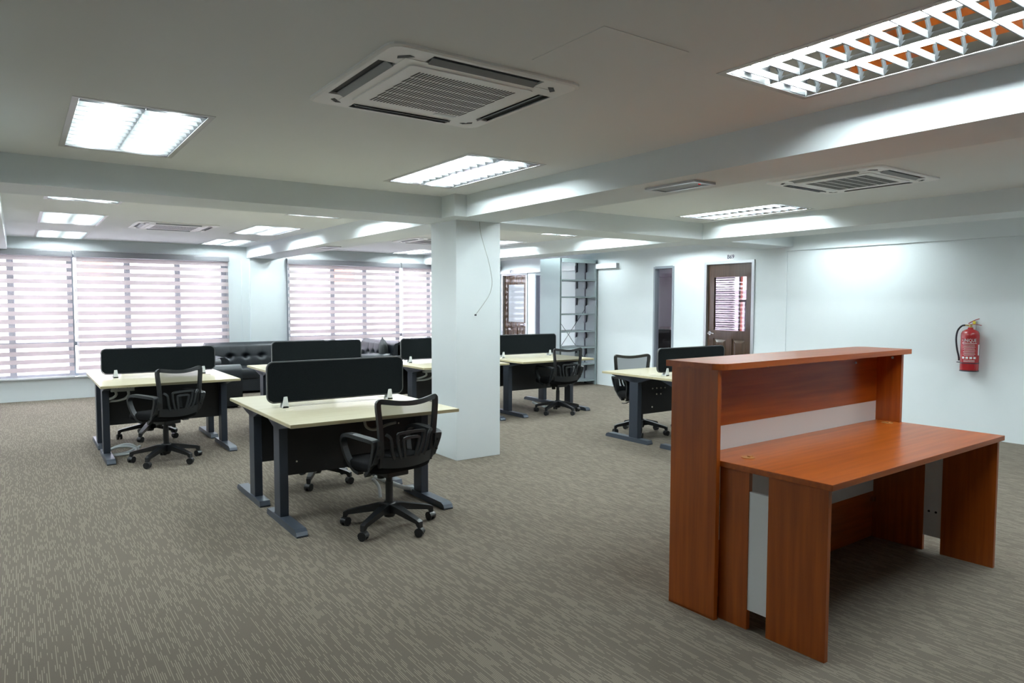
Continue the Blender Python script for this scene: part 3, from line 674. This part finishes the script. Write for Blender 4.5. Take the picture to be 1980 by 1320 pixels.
for nm, (a, b, z0, z1), lb in (('window_3', OPEN[1], 'narrow full height wall window beside door B69'), ('window_4', OPEN[2], 'narrow wall window behind the steel bookshelf')):
    fr = struct(nm, MB().box(XR-.015, XR+.09, a-.005, a+.03, z0, z1).box(XR-.015, XR+.09, b-.03, b+.005, z0, z1).box(XR-.015, XR+.09, a+.03, b-.03, z1-.03, z1+.01).box(XR-.015, XR+.09, a+.03, b-.03, z0, z0+.03), 'frame_grey', lb)
    obj('pane', MB().box(XR+.035, XR+.041, a+.03, b-.03, z0+.03, z1-.03), 'tinted_glass', fr)
def text_mesh(body, size):
    cu = bpy.data.curves.new('txt', 'FONT'); cu.body = body; cu.size = size; cu.align_x = 'CENTER'; cu.align_y = 'CENTER'; cu.extrude = .0006; cu.offset = size*.02; cu.resolution_u = 3
    o = bpy.data.objects.new('txt', cu); COL.objects.link(o); bpy.context.view_layer.update()
    me = bpy.data.meshes.new_from_object(o.evaluated_get(bpy.context.evaluated_depsgraph_get())); bpy.data.objects.remove(o); bpy.data.curves.remove(cu)
    return me
def room_sign(txt, y, z, label):
    xf = XR-(.05 if y > 10 else 0)
    t = thing('room_sign', label, 'sign', (xf, y, z), 0, 'room number signs')
    obj('plate', MB().box(-.004, 0, -.062, .062, -.045, .045), 'sign_white', t)
    me = text_mesh(txt, .082); me.materials.clear(); me.materials.append(M['ink_blue'])
    obj('lettering', me, None, t, (-.005, 0, 0), (PI/2, 0, -PI/2))
room_sign('B69', 6.83, 2.232, 'room number sign reading B69')
room_sign('B71', 12.54, 2.205, 'small room number sign beyond the column')
# window blind, orange mullion and desk in the office behind door B69
t = thing('venetian_blind', 'dark slatted blind seen through the glass of door B69', 'blind', (RX-.06, 9.97, 0))
me = MB().box(-.02, .02, -.48, .48, -.0015, .0015).mesh('slat'); me.materials.append(M['ac_vane'])
for k in range(26): obj('slat', me, None, t, (0, 0, .92+k*.048), (0, math.radians(35), 0))
obj('head_rail', MB().box(-.025, .025, -.48, .48, 2.16, 2.2), 'white_plastic', t); obj('pull_cord', MB().tube([(-.04, 0, 2.16), (-.04, .02, 1.5), (-.04, -.02, 1.0)], .006, 5), 'white_plastic', t)
fr = struct('window_5',  MB().box(RX+.05, RX+.12, 9.43, 9.475, .85, 2.2), 'orange_panel'); obj('frame_bar', MB().box(RX+.05, RX+.12, 8.6, 10.5, .85, .90).box(RX+.05, RX+.12, 9.29, 9.32, .85, 1.6).box(RX+.05, RX+.12, 8.6, 9.43, 1.56, 1.60), 'white_plastic', fr)
obj('pane', MB().grid(lambda u, v: (RX+.03, 8.6+1.9*u, .85+1.35*v), 1, 1, False), 'dimming_glass', fr)  # dark tint added to the pane to dim the sky behind the slats
t = tag(obj('wall_cabinet', MB().box(11.6, 12.3, 10.45, 10.845, 0, .95, .01), 'dark_wood'), 'dark cabinet seen through the narrow wall window', 'cabinet')
tag(obj('paper_stack', MB().box(11.65, 11.95, 10.5, 10.8, .951, 1.0, .004), 'pink_paper'), 'pale pink papers on the dark cabinet behind the narrow window', 'papers')

# ------------------------------------------------------------------ fire extinguisher
EX, EY, EZ, ER = XR-.112, 3.468, .772, .092
t = thing('fire_extinguisher', 'red fire extinguisher with a black hose hung on the wall', 'fire extinguisher', (EX, EY, EZ))
obj('cylinder', MB().lathe([(0, 0), (ER, 0), (ER, .02), (ER, .40), (ER*.97, .425), (ER*.85, .447), (ER*.6, .463), (.028, .472), (.026, .49), (0, .49)], n=32), 'red_paint', t)
obj('base_ring', MB().lathe([(ER+.001, -.004), (ER+.003, 0), (ER+.001, .008)], n=32), 'rubber', t)
obj('valve', MB().cyl((0, 0, .48), (0, 0, .525), .017).cyl((0, 0, .51), (-.01, .055, .515), .009), 'brass', t)
obj('carry_handle', MB().band(smooth_path([(0, .015, .525), (0, -.03, .527), (0, -.08, .522), (0, -.11, .516)]), (1, 0, 0), .022, .006), 'red_paint', t)
obj('squeeze_lever', MB().band(smooth_path([(0, .02, .535), (0, -.03, .565), (0, -.085, .59)]), (1, 0, 0), .022, .007), 'red_paint', t)
obj('safety_tag', MB().box(-.012, .012, -.05, -.025, .53, .562, .004), 'yellow_tag', t)
obj('hose', MB().tube(smooth_path([(-.01, .05, .515), (-.015, .085, .505), (-.015, .125, .45), (-.015, .138, .36), (-.012, .128, .25), (-.01, .108, .16), (-.01, .103, .11)]), .010, 8), 'rubber', t)
obj('hose_clip', MB().lathe([(ER+.0015, .085), (ER+.0015, .095)], n=32).box(-.02, 0, .09, .125, .087, .095), 'rubber', t)
obj('wall_bracket', MB().box(.08, .112, -.02, .02, .40, .56), 'aluminium', t)
def wrap(mb_or_me, name, m_, ang0):
    """wrap flat (u, z) artwork round the cylinder; u runs along the arc"""
    me = mb_or_me; R_ = ER+.0012
    for v in me.vertices:
        a = ang0-v.co.x/R_; v.co = (R_*math.cos(a), R_*math.sin(a), v.co.y)
    me.materials.clear(); me.materials.append(M[m_]); return obj(name, me, None, t)
A0 = PI+math.radians(10)+math.radians(-14)                      # the label faces the room
A0 = math.atan2(-EY, -EX)-math.radians(4)
me = text_mesh('UNIQUE', .052)
for v in me.vertices: v.co = (v.co.x*.72, v.co.y+.345, 0)
for v in me.vertices: v.co.x = -v.co.x
def flipwrap(me, name, m_): 
    R_ = ER+.0012
    for v in me.vertices:
        a = A0-v.co.x/R_; v.co = (R_*math.cos(a), R_*math.sin(a), v.co.y)
    me.materials.clear(); me.materials.append(M[m_]); return obj(name, me, None, t)
flipwrap(me, 'lettering', 'sign_white')
def strips(rects):
    mb = MB()
    for u0, u1, z0, z1 in rects:
        k = max(1, int((u1-u0)/.008)); mb.grid(lambda u, v: (u0+(u1-u0)*u, z0+(z1-z0)*v, 0), k, 1, False)
    return mb.mesh('printed_lines')
rc = [(-.075, .075, .312, .318)]+[(-.055-.004*(k % 3), .062-.01*(k % 2), .296-k*.0135, .299-k*.0135) for k in range(10)]+[(-.07+.038*k, -.044+.038*k, .140, .162) for k in range(4)]+[(-.06, .055, .125-k*.010, .1275-k*.010) for k in range(3)]+[(-.125, -.098, .18, .30)]
flipwrap(strips(rc), 'printed_label', 'sign_white')

# ------------------------------------------------------------------ cable on the column
YC = 5.785
def on_col(px, pz): return (px, YC-.008, pz)
t = thing('hanging_cable', 'thin loose cable bowing down the face of the column', 'cable', (3.70, YC, ZB))
obj('wire', MB().tube(smooth_path([(.0, -.006, 0), (.0, -.02, -.10), (.03, -.03, -.22), (.09, -.035, -.40), (.125, -.035, -.58), (.10, -.03, -.70), (.03, -.025, -.80), (-.05, -.012, -.90)], 5), .003, 6), 'grey_plastic', t)
obj('wire_clip', MB().cyl((-.05, 0, -.905), (-.05, -.018, -.905), .008), 'dark_steel', t)

# ------------------------------------------------------------------ tufted leather sofas (local: length along x, seat faces -y)
def rbox(mb, x0, x1, y0, y1, z0, z1, e=.25, nu=28, nv=12):
    cx, cy_, cz = (x0+x1)/2, (y0+y1)/2, (z0+z1)/2; a, b, c = (x1-x0)/2, (y1-y0)/2, (z1-z0)/2
    sg = lambda q, p: math.copysign(abs(q)**p, q)
    def fn(u, v):
        A, B = u*2*PI, (v-.5)*PI
        return (cx+a*sg(math.cos(A), e)*sg(math.cos(B), e), cy_+b*sg(math.sin(A), e)*sg(math.cos(B), e), cz+c*sg(math.sin(B), e))
    return mb.grid(fn, nu, nv)
def sofa(label, loc, rz, length, cush=True):
    t = thing('tufted_sofa', label, 'sofa', loc, rz, 'black leather sofas'); h = length/2; aw = .25; dp = .86
    obj('base', MB().box(-h+.02, h-.02, -dp+.04, -.02, .04, .26, .015), 'leather', t)
    for s in (-1, 1):
        x0, x1 = (h-aw, h) if s > 0 else (-h, -h+aw)
        pr = [(x0, .03), (x1, .03), (x1, .54)]+[((x0+x1)/2+aw/2*math.cos(i*PI/8), .54+.085*math.sin(i*PI/8)) for i in range(1, 8)]+[(x0, .54)]
        obj('arm', MB().prism(pr, 'y', -dp, -.03, True), 'leather', t)
        obj('foot', MB().box(s*(h-.12)-.025, s*(h-.12)+.025, -dp+.05, -dp+.10, 0, .035), 'black_plastic', t)
        obj('foot', MB().box(s*(h-.12)-.025, s*(h-.12)+.025, -.12, -.07, 0, .035), 'black_plastic', t)
    il = length-2*aw; n = max(2, round(il/.55)); cw = il/n
    for k in range(n):
        x0 = -h+aw+k*cw
        obj('seat_cushion', rbox(MB(), x0+.003, x0+cw-.003, -dp+.01, -.20, .235, .43, .22), 'leather', t)
    # back with a row of deep buttoned tufts
    nt = max(3, round(il/.265)); tx = [-h+aw+.15+(il-.30)*i/(nt-1) for i in range(nt)]
    def front(u, v):
        x = -h+.02+(length-.04)*u; z = .34+.49*v
        y = -.30+.12*v*v*.6; 
        dz = z-.59
        for q in tx:
            d2 = ((x-q)/.045)**2+(dz/.035)**2; y += .065*math.exp(-d2)+.008*math.exp(-((x-q)/.014)**2)*math.exp(-((dz)/.16)**2)
        y += .003*math.exp(-(dz/.012)**2)
        y += .10*max(0, v-.86)/.14*max(0, v-.86)/.14
        return (x, y, z-.02*max(0, (v-.86)/.14)**2*0)
    nb = MB().grid(front, 110, 34)
    nb.box(-h+.02, h-.02, -.20, 0, .06, .80, .03)
    nb.grid(lambda u, v: (-h+.02+(length-.04)*u, -.128+.128*v, .83-.03*v*v), 4, 4)
    for s in (-1, 1):
        nb.prism([(-.30, .34), (-.28, .55), (-.24, .76), (-.128, .83), (0, .80), (0, .34)], 'x', s*(h-.022), s*(h-.02))
    obj('backrest', nb, 'leather', t)
    for q in tx: obj('button', MB().lathe([(0, 0), (.012, .002), (.014, .006)], n=10), 'leather', t, (q, -.222, .59), (PI/2, 0, 0))
    return t
sofa('long black tufted leather sofa under the window wall pier', (3.66, YB-.12, 0), 0, 2.14)
sofa('black leather sofa end-on between the blinds and the tufted sofa', (1.79, 11.27, 0), PI/2, 1.50)
sofa('tufted leather sofa by the second blind with a dark cushion on it', (5.74, 12.15, 0), -PI/2, 1.50)
def pillow(u, v):
    x, y = 2*u-1, 2*v-1
    return (x, y)
pm = MB()
for s in (-1, 1):
    pm.grid(lambda u, v: ((2*u-1)*.21*(1+.04*abs(2*u-1)**6*abs(2*v-1)**6), s*.085*max(0, (1-(2*u-1)**2)*(1-(2*v-1)**2))**.45, (2*v-1)*.21*(1+.04*abs(2*u-1)**6*abs(2*v-1)**6)), 16, 16)
tag(obj('throw_cushion', pm, 'cushion_cloth', None, (5.43, 11.72, .640), (math.radians(-2), math.radians(-14), math.radians(70))), 'dark throw cushion leaning on the sofa by the second blind', 'cushion')
